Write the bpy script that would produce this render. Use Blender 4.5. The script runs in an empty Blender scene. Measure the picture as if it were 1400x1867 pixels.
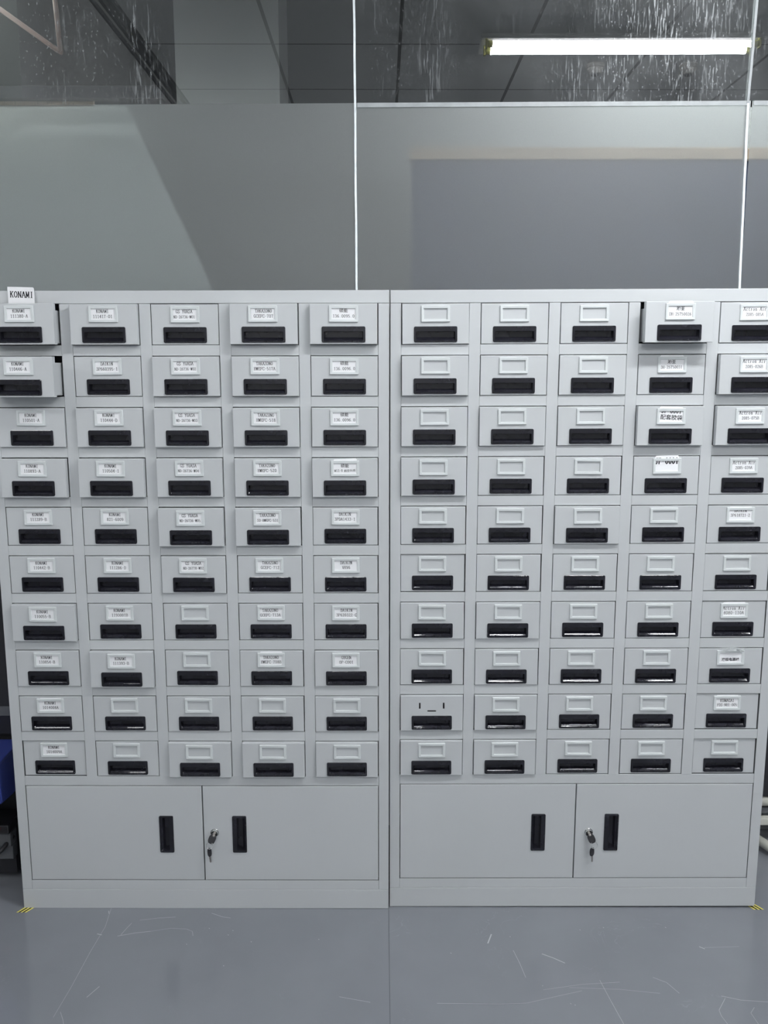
import bpy, bmesh, math, random
from mathutils import Vector, Matrix
random.seed(7)
S = bpy.context.scene
COL = S.collection

# ------------------------------------------------------------------ camera, world, exposure
CAMX, CAMD, CAMH = -0.02099, 2.3782, 1.59704
PITCH, YAW, FPX = 0.16341, -0.00302, 1586.1
cam_d = bpy.data.cameras.new('camera'); cam = bpy.data.objects.new('camera', cam_d); COL.objects.link(cam)
cam.location = (CAMX, -CAMD, CAMH); cam.rotation_euler = (math.pi/2-PITCH, 0, YAW)
cam_d.sensor_fit = 'HORIZONTAL'; cam_d.sensor_width = 36; cam_d.lens = FPX/1400*36
cam_d.clip_start = 0.02; cam_d.clip_end = 60
S.camera = cam
w = bpy.data.worlds.new('world'); S.world = w; w.use_nodes = True
w.node_tree.nodes['Background'].inputs[0].default_value = (0.75, 0.82, 0.9, 1)
w.node_tree.nodes['Background'].inputs[1].default_value = 0.02
S.view_settings.view_transform = 'Standard'; S.view_settings.look = 'None'
S.view_settings.exposure = 0.0; S.view_settings.gamma = 1.0
try: S.view_settings.use_curve_mapping = False
except Exception: pass
S.cycles.use_denoising = True
S.cycles.max_bounces = 8; S.cycles.diffuse_bounces = 4; S.cycles.glossy_bounces = 4
S.cycles.transparent_max_bounces = 12; S.cycles.transmission_bounces = 6
S.cycles.sample_clamp_indirect = 6
TUBE_MAIN = 172.0      # emission of the lamp above the cabinets
TUBE_FILL = 84.0      # emission of the unseen fill lamps added to the room
TUBE_LEFT = 30.0      # lamp hanging left of the bulkhead
TUBE_BACKFILL = 78.0      # emission of the lamps added behind the glass to brighten the film

# ------------------------------------------------------------------ materials
def new_mat(name):
    m = bpy.data.materials.new(name); m.use_nodes = True
    return m, m.node_tree, m.node_tree.nodes['Principled BSDF']
def paint(name, col, rough=0.5, spec=0.5, metal=0.0, var=0.0, scale=8.0, bump=0.0, bscale=300.0, coat=0.0, aniso=(1, 1, 1)):
    m, nt, b = new_mat(name)
    b.inputs['Base Color'].default_value = (*col, 1); b.inputs['Roughness'].default_value = rough
    b.inputs['Specular IOR Level'].default_value = spec; b.inputs['Metallic'].default_value = metal
    b.inputs['Coat Weight'].default_value = coat
    tc = nt.nodes.new('ShaderNodeTexCoord')
    mp = nt.nodes.new('ShaderNodeMapping'); mp.inputs['Scale'].default_value = aniso
    nt.links.new(tc.outputs['Object'], mp.inputs[0])
    if var:
        n = nt.nodes.new('ShaderNodeTexNoise'); n.inputs['Scale'].default_value = scale; n.inputs['Detail'].default_value = 5
        nt.links.new(mp.outputs[0], n.inputs['Vector'])
        r = nt.nodes.new('ShaderNodeValToRGB')
        r.color_ramp.elements[0].position = 0.3; r.color_ramp.elements[1].position = 0.7
        r.color_ramp.elements[0].color = (*[c*(1-var) for c in col], 1); r.color_ramp.elements[1].color = (*[min(1, c*(1+var)) for c in col], 1)
        nt.links.new(n.outputs['Fac'], r.inputs[0]); nt.links.new(r.outputs[0], b.inputs['Base Color'])
    if bump:
        n2 = nt.nodes.new('ShaderNodeTexNoise'); n2.inputs['Scale'].default_value = bscale; n2.inputs['Detail'].default_value = 2
        nt.links.new(mp.outputs[0], n2.inputs['Vector'])
        bp = nt.nodes.new('ShaderNodeBump'); bp.inputs['Strength'].default_value = bump; bp.inputs['Distance'].default_value = 0.001
        nt.links.new(n2.outputs['Fac'], bp.inputs['Height']); nt.links.new(bp.outputs[0], b.inputs['Normal'])
    return m
def emit(name, col, st):
    m, nt, b = new_mat(name)
    b.inputs['Base Color'].default_value = (0, 0, 0, 1); b.inputs['Emission Color'].default_value = (*col, 1)
    b.inputs['Emission Strength'].default_value = st
    return m
M = {}
M['steel'] = paint('grey_powder_coat', (0.56, 0.578, 0.592), 0.42, 0.4, var=0.018, scale=3, bump=0.10, bscale=700)
M['steel_gap_shade'] = paint('gap_shade_coat', (0.14, 0.15, 0.155), 0.6, 0.3)  # shade of the drawer gaps, put into the colour
M['holder'] = paint('light_grey_plastic', (0.68, 0.71, 0.715), 0.35, 0.5)
M['black'] = paint('black_plastic', (0.012, 0.012, 0.017), 0.09, 0.5, var=0.3, scale=30, bump=0.2, bscale=60)
M['black_matte'] = paint('black_matte', (0.02, 0.02, 0.024), 0.5, 0.4)
M['paper'] = paint('white_paper', (0.90, 0.90, 0.92), 0.7, 0.2, var=0.01, scale=60)
M['ink'] = paint('black_ink', (0.02, 0.02, 0.025), 0.8, 0.1)
M['chrome'] = paint('chrome', (0.8, 0.8, 0.8), 0.12, 0.5, metal=1)
M['keysteel'] = paint('key_steel', (0.45, 0.42, 0.40), 0.3, 0.5, metal=1)
M['yellow'] = paint('yellow_tape', (0.80, 0.72, 0.16), 0.5, 0.4)
M['blue'] = paint('blue_plastic', (0.035, 0.055, 0.26), 0.32, 0.5)
M['machine'] = paint('dark_machine_plastic', (0.022, 0.022, 0.026), 0.3, 0.5, var=0.2, scale=6)
M['machine_grey'] = paint('grey_machine_plastic', (0.11, 0.115, 0.125), 0.55, 0.3, var=0.1, scale=9)
M['cream'] = paint('cream_painted_tube', (0.66, 0.66, 0.60), 0.45, 0.4, var=0.04, scale=30)
M['wall'] = paint('white_wall', (0.62, 0.63, 0.63), 0.8, 0.2, var=0.02, scale=3)
M['column'] = paint('grey_column', (0.27, 0.275, 0.275), 0.8, 0.2)
M['darkwall'] = paint('dark_wall', (0.08, 0.085, 0.09), 0.8, 0.2, var=0.06, scale=2)
M['backwall'] = paint('grey_partition', (0.20, 0.21, 0.21), 0.8, 0.2, var=0.02, scale=2)
M['board_dark'] = paint('slate_board', (0.06, 0.075, 0.12), 0.6, 0.2)
M['beige'] = paint('beige_trim', (0.62, 0.50, 0.38), 0.6, 0.2)
M['board_pale'] = paint('pale_board', (0.85, 0.9, 0.88), 0.7, 0.2)
M['tube'] = emit('lit_tube', (0.96, 0.985, 1.0), TUBE_MAIN)
M['tube_fill'] = emit('fill_tube', (0.97, 0.985, 1.0), TUBE_FILL)
M['tube_left'] = emit('lit_tube_left', (0.97, 0.985, 1.0), TUBE_LEFT)
M['tube_backfill'] = emit('backfill_tube', (0.95, 1.0, 0.98), TUBE_BACKFILL)
M['led'] = emit('red_led', (1.0, 0.05, 0.12), 1.2)
M['lamp_white'] = paint('lamp_housing_white', (0.8, 0.8, 0.8), 0.4, 0.4)
M['lamp_cap'] = paint('lamp_end_cap', (0.45, 0.45, 0.12), 0.4, 0.5)
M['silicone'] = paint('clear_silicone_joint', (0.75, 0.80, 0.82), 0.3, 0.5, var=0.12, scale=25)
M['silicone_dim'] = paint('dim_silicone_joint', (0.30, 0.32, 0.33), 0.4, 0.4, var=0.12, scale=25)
M['brownpipe'] = paint('brown_conduit', (0.20, 0.13, 0.11), 0.6, 0.3)
M['scratch'] = paint('pale_scratch', (0.42, 0.43, 0.46), 0.6, 0.3)
M['joint'] = paint('floor_joint_line', (0.09, 0.095, 0.11), 0.5, 0.3)
M['detector'] = paint('detector_white', (0.7, 0.68, 0.66), 0.5, 0.3)

def floor_mat():
    m, nt, b = new_mat('grey_epoxy_floor')
    tc = nt.nodes.new('ShaderNodeTexCoord')
    n = nt.nodes.new('ShaderNodeTexNoise'); n.inputs['Scale'].default_value = 3.0; n.inputs['Detail'].default_value = 8
    nt.links.new(tc.outputs['Object'], n.inputs['Vector'])
    r = nt.nodes.new('ShaderNodeValToRGB')
    r.color_ramp.elements[0].position = 0.3; r.color_ramp.elements[1].position = 0.75
    r.color_ramp.elements[0].color = (0.200, 0.211, 0.235, 1); r.color_ramp.elements[1].color = (0.230, 0.242, 0.268, 1)
    nt.links.new(n.outputs['Fac'], r.inputs[0])
    # scuffs: faint hair-like lighter wear
    w1 = nt.nodes.new('ShaderNodeTexNoise'); w1.inputs['Scale'].default_value = 7; w1.inputs['Detail'].default_value = 3; w1.inputs['Distortion'].default_value = 2.5
    nt.links.new(tc.outputs['Object'], w1.inputs['Vector'])
    rr = nt.nodes.new('ShaderNodeValToRGB')
    e = rr.color_ramp.elements; e[0].position = 0.495; e[0].color = (0, 0, 0, 1); e[1].position = 0.502; e[1].color = (1, 1, 1, 1)
    e2 = rr.color_ramp.elements.new(0.509); e2.color = (0, 0, 0, 1)
    nt.links.new(w1.outputs['Fac'], rr.inputs[0])
    w2 = nt.nodes.new('ShaderNodeTexNoise'); w2.inputs['Scale'].default_value = 4.5
    nt.links.new(tc.outputs['Object'], w2.inputs['Vector'])
    r2 = nt.nodes.new('ShaderNodeValToRGB'); r2.color_ramp.elements[0].position = 0.56; r2.color_ramp.elements[1].position = 0.75
    nt.links.new(w2.outputs['Fac'], r2.inputs[0])
    mu = nt.nodes.new('ShaderNodeMath'); mu.operation = 'MULTIPLY'
    nt.links.new(rr.outputs[0], mu.inputs[0]); nt.links.new(r2.outputs[0], mu.inputs[1])
    mx = nt.nodes.new('ShaderNodeMix'); mx.data_type = 'RGBA'
    nt.links.new(mu.outputs[0], mx.inputs['Factor']); nt.links.new(r.outputs[0], mx.inputs['A']); mx.inputs['B'].default_value = (0.3, 0.31, 0.34, 1)
    nt.links.new(mx.outputs['Result'], b.inputs['Base Color'])
    b.inputs['Roughness'].default_value = 0.12; b.inputs['Specular IOR Level'].default_value = 0.5
    n3 = nt.nodes.new('ShaderNodeTexNoise'); n3.inputs['Scale'].default_value = 18; n3.inputs['Detail'].default_value = 6
    nt.links.new(tc.outputs['Object'], n3.inputs['Vector'])
    bp = nt.nodes.new('ShaderNodeBump'); bp.inputs['Strength'].default_value = 0.05; bp.inputs['Distance'].default_value = 0.002
    nt.links.new(n3.outputs['Fac'], bp.inputs['Height']); nt.links.new(bp.outputs[0], b.inputs['Normal'])
    return m
M['floor'] = floor_mat()

def ceiling_mat():
    # lay-in tiles 0.597 x 0.67 with dark joints and a finely lined board
    m, nt, b = new_mat('ceiling_tiles')
    tc = nt.nodes.new('ShaderNodeTexCoord'); sp = nt.nodes.new('ShaderNodeSeparateXYZ')
    nt.links.new(tc.outputs['Object'], sp.inputs[0])
    def line(out, pitch, half):
        a = nt.nodes.new('ShaderNodeMath'); a.operation = 'PINGPONG'; a.inputs[1].default_value = pitch/2
        nt.links.new(out, a.inputs[0])
        c = nt.nodes.new('ShaderNodeMath'); c.operation = 'LESS_THAN'; c.inputs[1].default_value = half
        nt.links.new(a.outputs[0], c.inputs[0]); return c.outputs[0]
    mxm = nt.nodes.new('ShaderNodeMath'); mxm.operation = 'MAXIMUM'
    nt.links.new(line(sp.outputs['X'], 0.597, 0.008), mxm.inputs[0]); nt.links.new(line(sp.outputs['Y'], 0.67, 0.006), mxm.inputs[1])
    n = nt.nodes.new('ShaderNodeTexNoise'); n.inputs['Scale'].default_value = 2; n.inputs['Detail'].default_value = 6
    nt.links.new(tc.outputs['Object'], n.inputs['Vector'])
    r = nt.nodes.new('ShaderNodeValToRGB'); r.color_ramp.elements[0].color = (0.80, 0.81, 0.82, 1); r.color_ramp.elements[1].color = (0.88, 0.89, 0.90, 1)
    nt.links.new(n.outputs['Fac'], r.inputs[0])
    mx = nt.nodes.new('ShaderNodeMix'); mx.data_type = 'RGBA'
    nt.links.new(mxm.outputs[0], mx.inputs['Factor']); nt.links.new(r.outputs[0], mx.inputs['A']); mx.inputs['B'].default_value = (0.05, 0.05, 0.05, 1)
    nt.links.new(mx.outputs['Result'], b.inputs['Base Color']); b.inputs['Roughness'].default_value = 0.8
    return m
M['ceiling'] = ceiling_mat()

GK = -0.022; GY = 0.448          # glass plane  y = GY + GK*x
def glass_mat():
    m = bpy.data.materials.new('dusty_clear_glass'); m.use_nodes = True
    nt = m.node_tree; nt.nodes.clear()
    out = nt.nodes.new('ShaderNodeOutputMaterial')
    tr = nt.nodes.new('ShaderNodeBsdfTransparent'); tr.inputs[0].default_value = (0.86, 0.9, 0.9, 1)
    gl = nt.nodes.new('ShaderNodeBsdfGlossy'); gl.inputs['Roughness'].default_value = 0.0; gl.inputs[0].default_value = (1, 1, 1, 1)
    fr = nt.nodes.new('ShaderNodeFresnel'); fr.inputs[0].default_value = 2.35
    m1 = nt.nodes.new('ShaderNodeMixShader')
    nt.links.new(fr.outputs[0], m1.inputs[0]); nt.links.new(tr.outputs[0], m1.inputs[1]); nt.links.new(gl.outputs[0], m1.inputs[2])
    df = nt.nodes.new('ShaderNodeBsdfDiffuse'); df.inputs[0].default_value = (0.75, 0.78, 0.8, 1)
    tc = nt.nodes.new('ShaderNodeTexCoord')
    def noise(sc, scale, det, lo, hi, dist=0.0):
        mp = nt.nodes.new('ShaderNodeMapping'); mp.inputs['Scale'].default_value = sc
        nt.links.new(tc.outputs['Object'], mp.inputs[0])
        n = nt.nodes.new('ShaderNodeTexNoise'); n.inputs['Scale'].default_value = scale; n.inputs['Detail'].default_value = det; n.inputs['Distortion'].default_value = dist
        nt.links.new(mp.outputs[0], n.inputs['Vector'])
        mr = nt.nodes.new('ShaderNodeMapRange'); mr.inputs[1].default_value = lo; mr.inputs[2].default_value = hi
        nt.links.new(n.outputs['Fac'], mr.inputs[0]); return mr.outputs[0]
    def math_(op, a, b):
        n = nt.nodes.new('ShaderNodeMath'); n.operation = op; n.use_clamp = op != 'ADD'
        for i, v in enumerate((a, b)):
            if isinstance(v, (int, float)): n.inputs[i].default_value = v
            else: nt.links.new(v, n.inputs[i])
        return n.outputs[0]
    sp = nt.nodes.new('ShaderNodeSeparateXYZ'); nt.links.new(tc.outputs['Object'], sp.inputs[0])
    def bump_x(c, wd):   # where the smears sit along the partition
        a = math_('SUBTRACT', sp.outputs['X'], c); n = nt.nodes.new('ShaderNodeMath'); n.operation = 'SUBTRACT'; nt.links.new(sp.outputs['X'], n.inputs[0]); n.inputs[1].default_value = c
        ab = nt.nodes.new('ShaderNodeMath'); ab.operation = 'ABSOLUTE'; nt.links.new(n.outputs[0], ab.inputs[0])
        mr = nt.nodes.new('ShaderNodeMapRange'); mr.inputs[1].default_value = wd; mr.inputs[2].default_value = 0.0; mr.interpolation_type = 'SMOOTHSTEP'
        nt.links.new(ab.outputs[0], mr.inputs[0]); return mr.outputs[0]
    left = bump_x(-0.98, 0.48); right = bump_x(0.82, 0.62); mid = bump_x(0.05, 0.25)
    area = math_('MAXIMUM', left, math_('MAXIMUM', right, math_('MULTIPLY', mid, 0.5)))
    streak = noise((1, 1, 0.10), 210, 3, 0.54, 0.68)
    patches = noise((1, 1, 0.5), 6, 3, 0.46, 0.62)
    drops = noise((1, 1, 0.4), 260, 2, 0.62, 0.72)
    hair = noise((0.8, 1, 0.5), 9, 4, 0.498, 0.502, 2.0)
    haze = noise((1, 1, 0.35), 5, 6, 0.35, 0.75)
    d1 = math_('MULTIPLY', math_('MULTIPLY', streak, patches), area)
    d2 = math_('MULTIPLY', math_('MULTIPLY', drops, area), 0.9)
    tot = math_('ADD', math_('MULTIPLY', d1, 0.40), math_('MULTIPLY', d2, 0.32))
    tot = math_('ADD', tot, math_('MULTIPLY', math_('MULTIPLY', haze, math_('ADD', math_('MULTIPLY', area, 0.9), 0.10)), 0.085))
    fac = math_('ADD', tot, 0.012)
    m2 = nt.nodes.new('ShaderNodeMixShader')
    nt.links.new(fac, m2.inputs[0]); nt.links.new(m1.outputs[0], m2.inputs[1]); nt.links.new(df.outputs[0], m2.inputs[2])
    nt.links.new(m2.outputs[0], out.inputs[0])
    return m
def film_mat():
    m = bpy.data.materials.new('frosted_film'); m.use_nodes = True
    nt = m.node_tree; nt.nodes.clear()
    out = nt.nodes.new('ShaderNodeOutputMaterial')
    rf = nt.nodes.new('ShaderNodeBsdfRefraction'); rf.inputs['Roughness'].default_value = 0.38; rf.inputs['IOR'].default_value = 1.12; rf.inputs[0].default_value = (0.92, 0.95, 0.95, 1)
    df = nt.nodes.new('ShaderNodeBsdfDiffuse'); df.inputs[0].default_value = (0.25, 0.262, 0.27, 1)
    tc = nt.nodes.new('ShaderNodeTexCoord')
    n = nt.nodes.new('ShaderNodeTexNoise'); n.inputs['Scale'].default_value = 400; n.inputs['Detail'].default_value = 2
    nt.links.new(tc.outputs['Object'], n.inputs['Vector'])
    mr = nt.nodes.new('ShaderNodeMapRange'); mr.inputs[3].default_value = 0.27; mr.inputs[4].default_value = 0.36
    nt.links.new(n.outputs['Fac'], mr.inputs[0])
    m1 = nt.nodes.new('ShaderNodeMixShader'); nt.links.new(mr.outputs[0], m1.inputs[0])
    nt.links.new(rf.outputs[0], m1.inputs[1]); nt.links.new(df.outputs[0], m1.inputs[2])
    gl = nt.nodes.new('ShaderNodeBsdfGlossy'); gl.inputs['Roughness'].default_value = 0.5
    m2 = nt.nodes.new('ShaderNodeMixShader'); m2.inputs[0].default_value = 0.05
    nt.links.new(m1.outputs[0], m2.inputs[1]); nt.links.new(gl.outputs[0], m2.inputs[2])
    nt.links.new(m2.outputs[0], out.inputs[0])
    return m
M['glass'] = glass_mat(); M['film'] = film_mat()

# ------------------------------------------------------------------ mesh helpers
def link(name, me, parent=None, loc=(0, 0, 0), rot=(0, 0, 0)):
    o = bpy.data.objects.new(name, me); COL.objects.link(o); o.location = loc; o.rotation_euler = rot
    if parent: o.parent = parent
    return o
def mesh_from(name, bm, mats, smooth=False):
    me = bpy.data.meshes.new(name); bmesh.ops.recalc_face_normals(bm, faces=bm.faces) if not smooth else None
    bm.to_mesh(me); bm.free()
    for m in (mats if isinstance(mats, (list, tuple)) else [mats]): me.materials.append(m)
    return me
def obj(name, bm, mats, parent=None, loc=(0, 0, 0), rot=(0, 0, 0)):
    return link(name, mesh_from(name, bm, mats), parent, loc, rot)
def tag(o, label=None, cat=None, group=None, kind=None):
    if label: o['label'] = label
    if cat: o['category'] = cat
    if group: o['group'] = group
    if kind: o['kind'] = kind
    return o
def empty(name, loc=(0, 0, 0), rot=(0, 0, 0)):
    o = bpy.data.objects.new(name, None); COL.objects.link(o); o.location = loc; o.rotation_euler = rot
    o.empty_display_size = 0.05
    return o
def box(bm, x0, x1, y0, y1, z0, z1, bev=0.0, mi=0):
    vs = [bm.verts.new((x, y, z)) for x in (x0, x1) for y in (y0, y1) for z in (z0, z1)]
    fs = [bm.faces.new([vs[i] for i in q]) for q in ((0, 1, 3, 2), (4, 6, 7, 5), (0, 4, 5, 1), (2, 3, 7, 6), (0, 2, 6, 4), (1, 5, 7, 3))]
    for f in fs: f.material_index = mi
    if bev:
        es = list({e for f in fs for e in f.edges})
        r = bmesh.ops.bevel(bm, geom=es, offset=bev, segments=2, profile=0.6, affect='EDGES')
        for f in r['faces']: f.material_index = mi
def cyl(bm, p0, p1, r, n=16, r1=None, mi=0, smooth=True):
    p0, p1 = Vector(p0), Vector(p1); d = (p1-p0).normalized()
    a = d.orthogonal().normalized(); b = d.cross(a); r1 = r if r1 is None else r1
    A = [bm.verts.new(p0+(a*math.cos(2*math.pi*i/n)+b*math.sin(2*math.pi*i/n))*r) for i in range(n)]
    B = [bm.verts.new(p1+(a*math.cos(2*math.pi*i/n)+b*math.sin(2*math.pi*i/n))*r1) for i in range(n)]
    for i in range(n):
        f = bm.faces.new((A[i], A[(i+1) % n], B[(i+1) % n], B[i])); f.material_index = mi; f.smooth = smooth
    for ring in (A[::-1], B):
        f = bm.faces.new(ring); f.material_index = mi
def tube_path(bm, pts, r, n=10):
    pts = [Vector(p) for p in pts]; rings = []
    up = Vector((0.13, 0.21, 1)).normalized()
    for i, p in enumerate(pts):
        d = (pts[min(i+1, len(pts)-1)]-pts[max(i-1, 0)]).normalized()
        a = d.cross(up); a = a.normalized() if a.length > 1e-4 else d.orthogonal().normalized(); b = d.cross(a)
        rings.append([bm.verts.new(p+(a*math.cos(2*math.pi*k/n)+b*math.sin(2*math.pi*k/n))*r) for k in range(n)])
    for i in range(len(rings)-1):
        for k in range(n):
            f = bm.faces.new((rings[i][k], rings[i][(k+1) % n], rings[i+1][(k+1) % n], rings[i+1][k])); f.smooth = True
    bm.faces.new(rings[0][::-1]); bm.faces.new(rings[-1])
def rrect(x0, x1, z0, z1, r, seg=3):
    pts = []
    for cx, cz, a0 in ((x1-r, z1-r, 0), (x0+r, z1-r, 90), (x0+r, z0+r, 180), (x1-r, z0+r, 270)):
        for k in range(seg+1):
            a = math.radians(a0+90*k/seg); pts.append((cx+r*math.cos(a), cz+r*math.sin(a)))
    return pts
def rings(bm, rs, cap_first=False, cap_last=True):
    R = [[bm.verts.new((x, y, z)) for (x, z) in pts] for pts, y in rs]
    n = len(R[0])
    for a, b in zip(R, R[1:]):
        for i in range(n): bm.faces.new((a[i], a[(i+1) % n], b[(i+1) % n], b[i]))
    if cap_first: bm.faces.new(R[0][::-1])
    if cap_last: bm.faces.new(R[-1])
def plate(bm, x0, x1, z0, z1, y, holes, back=None):
    """front sheet with rectangular holes; back = y of its rear face"""
    xs = sorted({x0, x1, *[v for h in holes for v in h[:2]]}); zs = sorted({z0, z1, *[v for h in holes for v in h[2:]]})
    def inside(a, b, c, d):
        mx, mz = (a+b)/2, (c+d)/2
        return any(h[0] < mx < h[1] and h[2] < mz < h[3] for h in holes)
    for yy in (y,) if back is None else (y, back):
        V = {}
        for a, b in zip(xs, xs[1:]):
            for c, d in zip(zs, zs[1:]):
                if inside(a, b, c, d): continue
                q = []
                for p in ((a, c), (b, c), (b, d), (a, d)):
                    if p not in V: V[p] = bm.verts.new((p[0], yy, p[1]))
                    q.append(V[p])
                f = bm.faces.new(q if yy == y else q[::-1])
    if back is not None:
        for h in holes:
            a, b, c, d = h
            for (p, q) in (((a, c), (b, c)), ((b, c), (b, d)), ((b, d), (a, d)), ((a, d), (a, c))):
                bm.faces.new([bm.verts.new(v) for v in ((p[0], y, p[1]), (q[0], y, q[1]), (q[0], back, q[1]), (p[0], back, p[1]))])

# ------------------------------------------------------------------ lettering (narrow serif strokes) 4 x 7 grid
GLY = {
 'A': [(0.2,0,2,7),(2,7,3.8,0),(0.9,2.4,3.1,2.4),(-.2,0,1,0),(3,0,4.2,0)],
 'B': [(0.6,0,0.6,7),(0,7,2.6,7),(2.6,7,3.5,6,3.5,4.6,2.6,3.7),(0.6,3.7,2.6,3.7,3.8,2.8,3.8,.9,2.8,0,0,0)],
 'C': [(3.7,5.2,3.5,6.4,2.4,7,1.2,6.6,.4,5,.4,2,1.2,.4,2.4,0,3.4,.6,3.8,1.8)],
 'D': [(.7,0,.7,7),(0,7,2.2,7,3.4,5.8,3.7,3.5,3.4,1.2,2.2,0,0,0)],
 'E': [(.7,0,.7,7),(0,7,3.5,7,3.6,5.6),(.7,3.6,2.5,3.6),(2.5,4.4,2.5,2.8),(0,0,3.6,0,3.8,1.6)],
 'F': [(.7,0,.7,7),(0,7,3.6,7,3.7,5.5),(.7,3.6,2.6,3.6),(2.6,4.4,2.6,2.8),(0,0,1.5,0)],
 'G': [(3.5,5.4,3.3,6.5,2.3,7,1.2,6.6,.4,5,.4,2,1.2,.4,2.3,0,3.3,.6),(3.3,0.2,3.3,2.9),(2.3,2.9,4.0,2.9)],
 'H': [(.7,0,.7,7),(3.3,0,3.3,7),(.7,3.6,3.3,3.6),(0,7,1.4,7),(2.6,7,4,7),(0,0,1.4,0),(2.6,0,4,0)],
 'I': [(2,0,2,7),(.9,7,3.1,7),(.9,0,3.1,0)],
 'J': [(2.6,7,2.6,1.2,1.8,0,.6,.2,.5,1.2),(1.5,7,3.7,7)],
 'K': [(.7,0,.7,7),(3.4,7,.7,3.0),(1.6,4.2,3.5,0),(0,7,1.4,7),(2.7,7,4,7),(0,0,1.4,0),(2.8,0,4.1,0)],
 'M': [(.5,0,.5,7),(3.5,0,3.5,7),(.5,7,2,1.2),(2,1.2,3.5,7),(-.1,7,.7,7),(3.3,7,4.1,7),(-.2,0,1.1,0),(2.9,0,4.2,0)],
 'N': [(.6,0,.6,7),(3.4,0,3.4,7),(.6,7,3.4,0),(-.1,7,.9,7),(2.8,7,4.1,7),(-.1,0,1.2,0)],
 'O': [(2,7,.8,6,.3,3.5,.8,1,2,0,3.2,1,3.7,3.5,3.2,6,2,7)],
 'P': [(.7,0,.7,7),(0,7,2.6,7,3.6,6.2,3.6,4.4,2.6,3.5,.7,3.5),(0,0,1.5,0)],
 'R': [(.7,0,.7,7),(0,7,2.4,7,3.4,6.2,3.4,4.5,2.4,3.7,.7,3.7),(2,3.7,3.6,0,4.1,0),(0,0,1.4,0)],
 'S': [(3.4,5.4,3.3,7),(3.3,6.2,2.4,7,1.2,6.9,.5,5.8,.7,4.5,2,3.6,3.3,2.7,3.5,1.3,2.7,.1,1.5,0,.6,.8),(.5,0,.5,1.8)],
 'T': [(2,0,2,7),(.2,5.5,.3,7,3.7,7,3.8,5.5),(1.2,0,2.8,0)],
 'U': [(.7,7,.7,1.6,1.4,.2,2.4,0,3.3,1.4,3.3,7),(0,7,1.4,7),(2.6,7,4,7)],
 'V': [(.4,7,2,0),(2,0,3.6,7),(-.1,7,1.2,7),(2.8,7,4.1,7)],
 'W': [(.3,7,1.1,0),(1.1,0,2,6.5),(2,6.5,2.9,0),(2.9,0,3.7,7),(-.2,7,.9,7),(3.1,7,4.2,7)],
 'Y': [(.4,7,2,3.4),(3.6,7,2,3.4),(2,3.4,2,0),(-.1,7,1.2,7),(2.8,7,4.1,7),(1.2,0,2.8,0)],
 'Z': [(.5,5.6,.6,7,3.4,7,.4,0,3.6,0,3.8,1.5)],
 'X': [(.4,7,3.5,0),(3.5,7,.5,0)],
 '0': [(2,7,.9,6,.5,3.5,.9,1,2,0,3.1,1,3.5,3.5,3.1,6,2,7)],
 '1': [(1,6.2,2.1,7,2.1,0),(1,0,3.2,0)],
 '2': [(.6,5.4,1,6.6,2,7,3.1,6.3,3.2,5,2.2,3.2,.5,0,3.4,0,3.6,1.2)],
 '3': [(.6,5.8,1.2,6.8,2.2,7,3.1,6.2,3,4.6,1.8,3.8),(1.8,3.8,3.2,3,3.4,1.4,2.5,.1,1.2,.1,.5,1.2)],
 '4': [(2.6,0,2.6,7,.4,2.2,3.8,2.2),(1.8,0,3.4,0)],
 '5': [(3.3,7,.9,7,.8,3.6,2,4.3,3.1,3.6,3.4,2,2.8,.4,1.6,0,.5,1)],
 '6': [(3.2,6.2,2.3,7,1.2,6,.5,3.5,.7,1,1.9,0,3.1,.7,3.4,2.3,2.7,3.9,1.4,4,.6,2.8)],
 '7': [(.6,5.6,.7,7,3.5,7,2,3.4,1.8,0)],
 '8': [(2,3.8,.8,4.7,.8,6.2,2,7,3.2,6.2,3.1,4.7,2,3.8,.7,2.7,.6,.9,2,0,3.4,.9,3.3,2.7,2,3.8)],
 '9': [(.9,.7,1.8,0,2.9,1,3.5,3.5,3.2,6,2,7,.9,6.3,.5,4.8,1.2,3.2,2.5,3.1,3.4,4.2)],
 '-': [(.5,3.3,3.5,3.3)], '.': [(1.0,0.1,1.6,0.1),(1.0,.5,1.6,.5)], ' ': [],
 'c': [(3.2,3.6,2.4,4.6,1.2,4.2,.6,2.4,1.2,.4,2.3,0,3.3,.9)],
 't': [(1.8,6,1.8,.8,2.5,0,3.3,.7),(.6,4.5,3.2,4.5)],
 'r': [(1.3,0,1.3,4.5),(.4,4.5,1.3,4.5),(1.3,3,2.2,4.4,3.3,4.3),(.4,0,2.4,0)],
 'o': [(2,4.6,.9,3.8,.6,2.3,.9,.8,2,0,3.1,.8,3.4,2.3,3.1,3.8,2,4.6)],
 'n': [(1,0,1,4.5),(.3,4.5,1,4.5),(1,3.4,2.1,4.6,3.1,3.8,3.1,0),(.3,0,1.7,0),(2.4,0,3.8,0)],
 'i': [(2,0,2,4.5),(.9,4.5,2,4.5),(.9,0,3.1,0),(1.8,6.3,2.2,6.3)],
}
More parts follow.
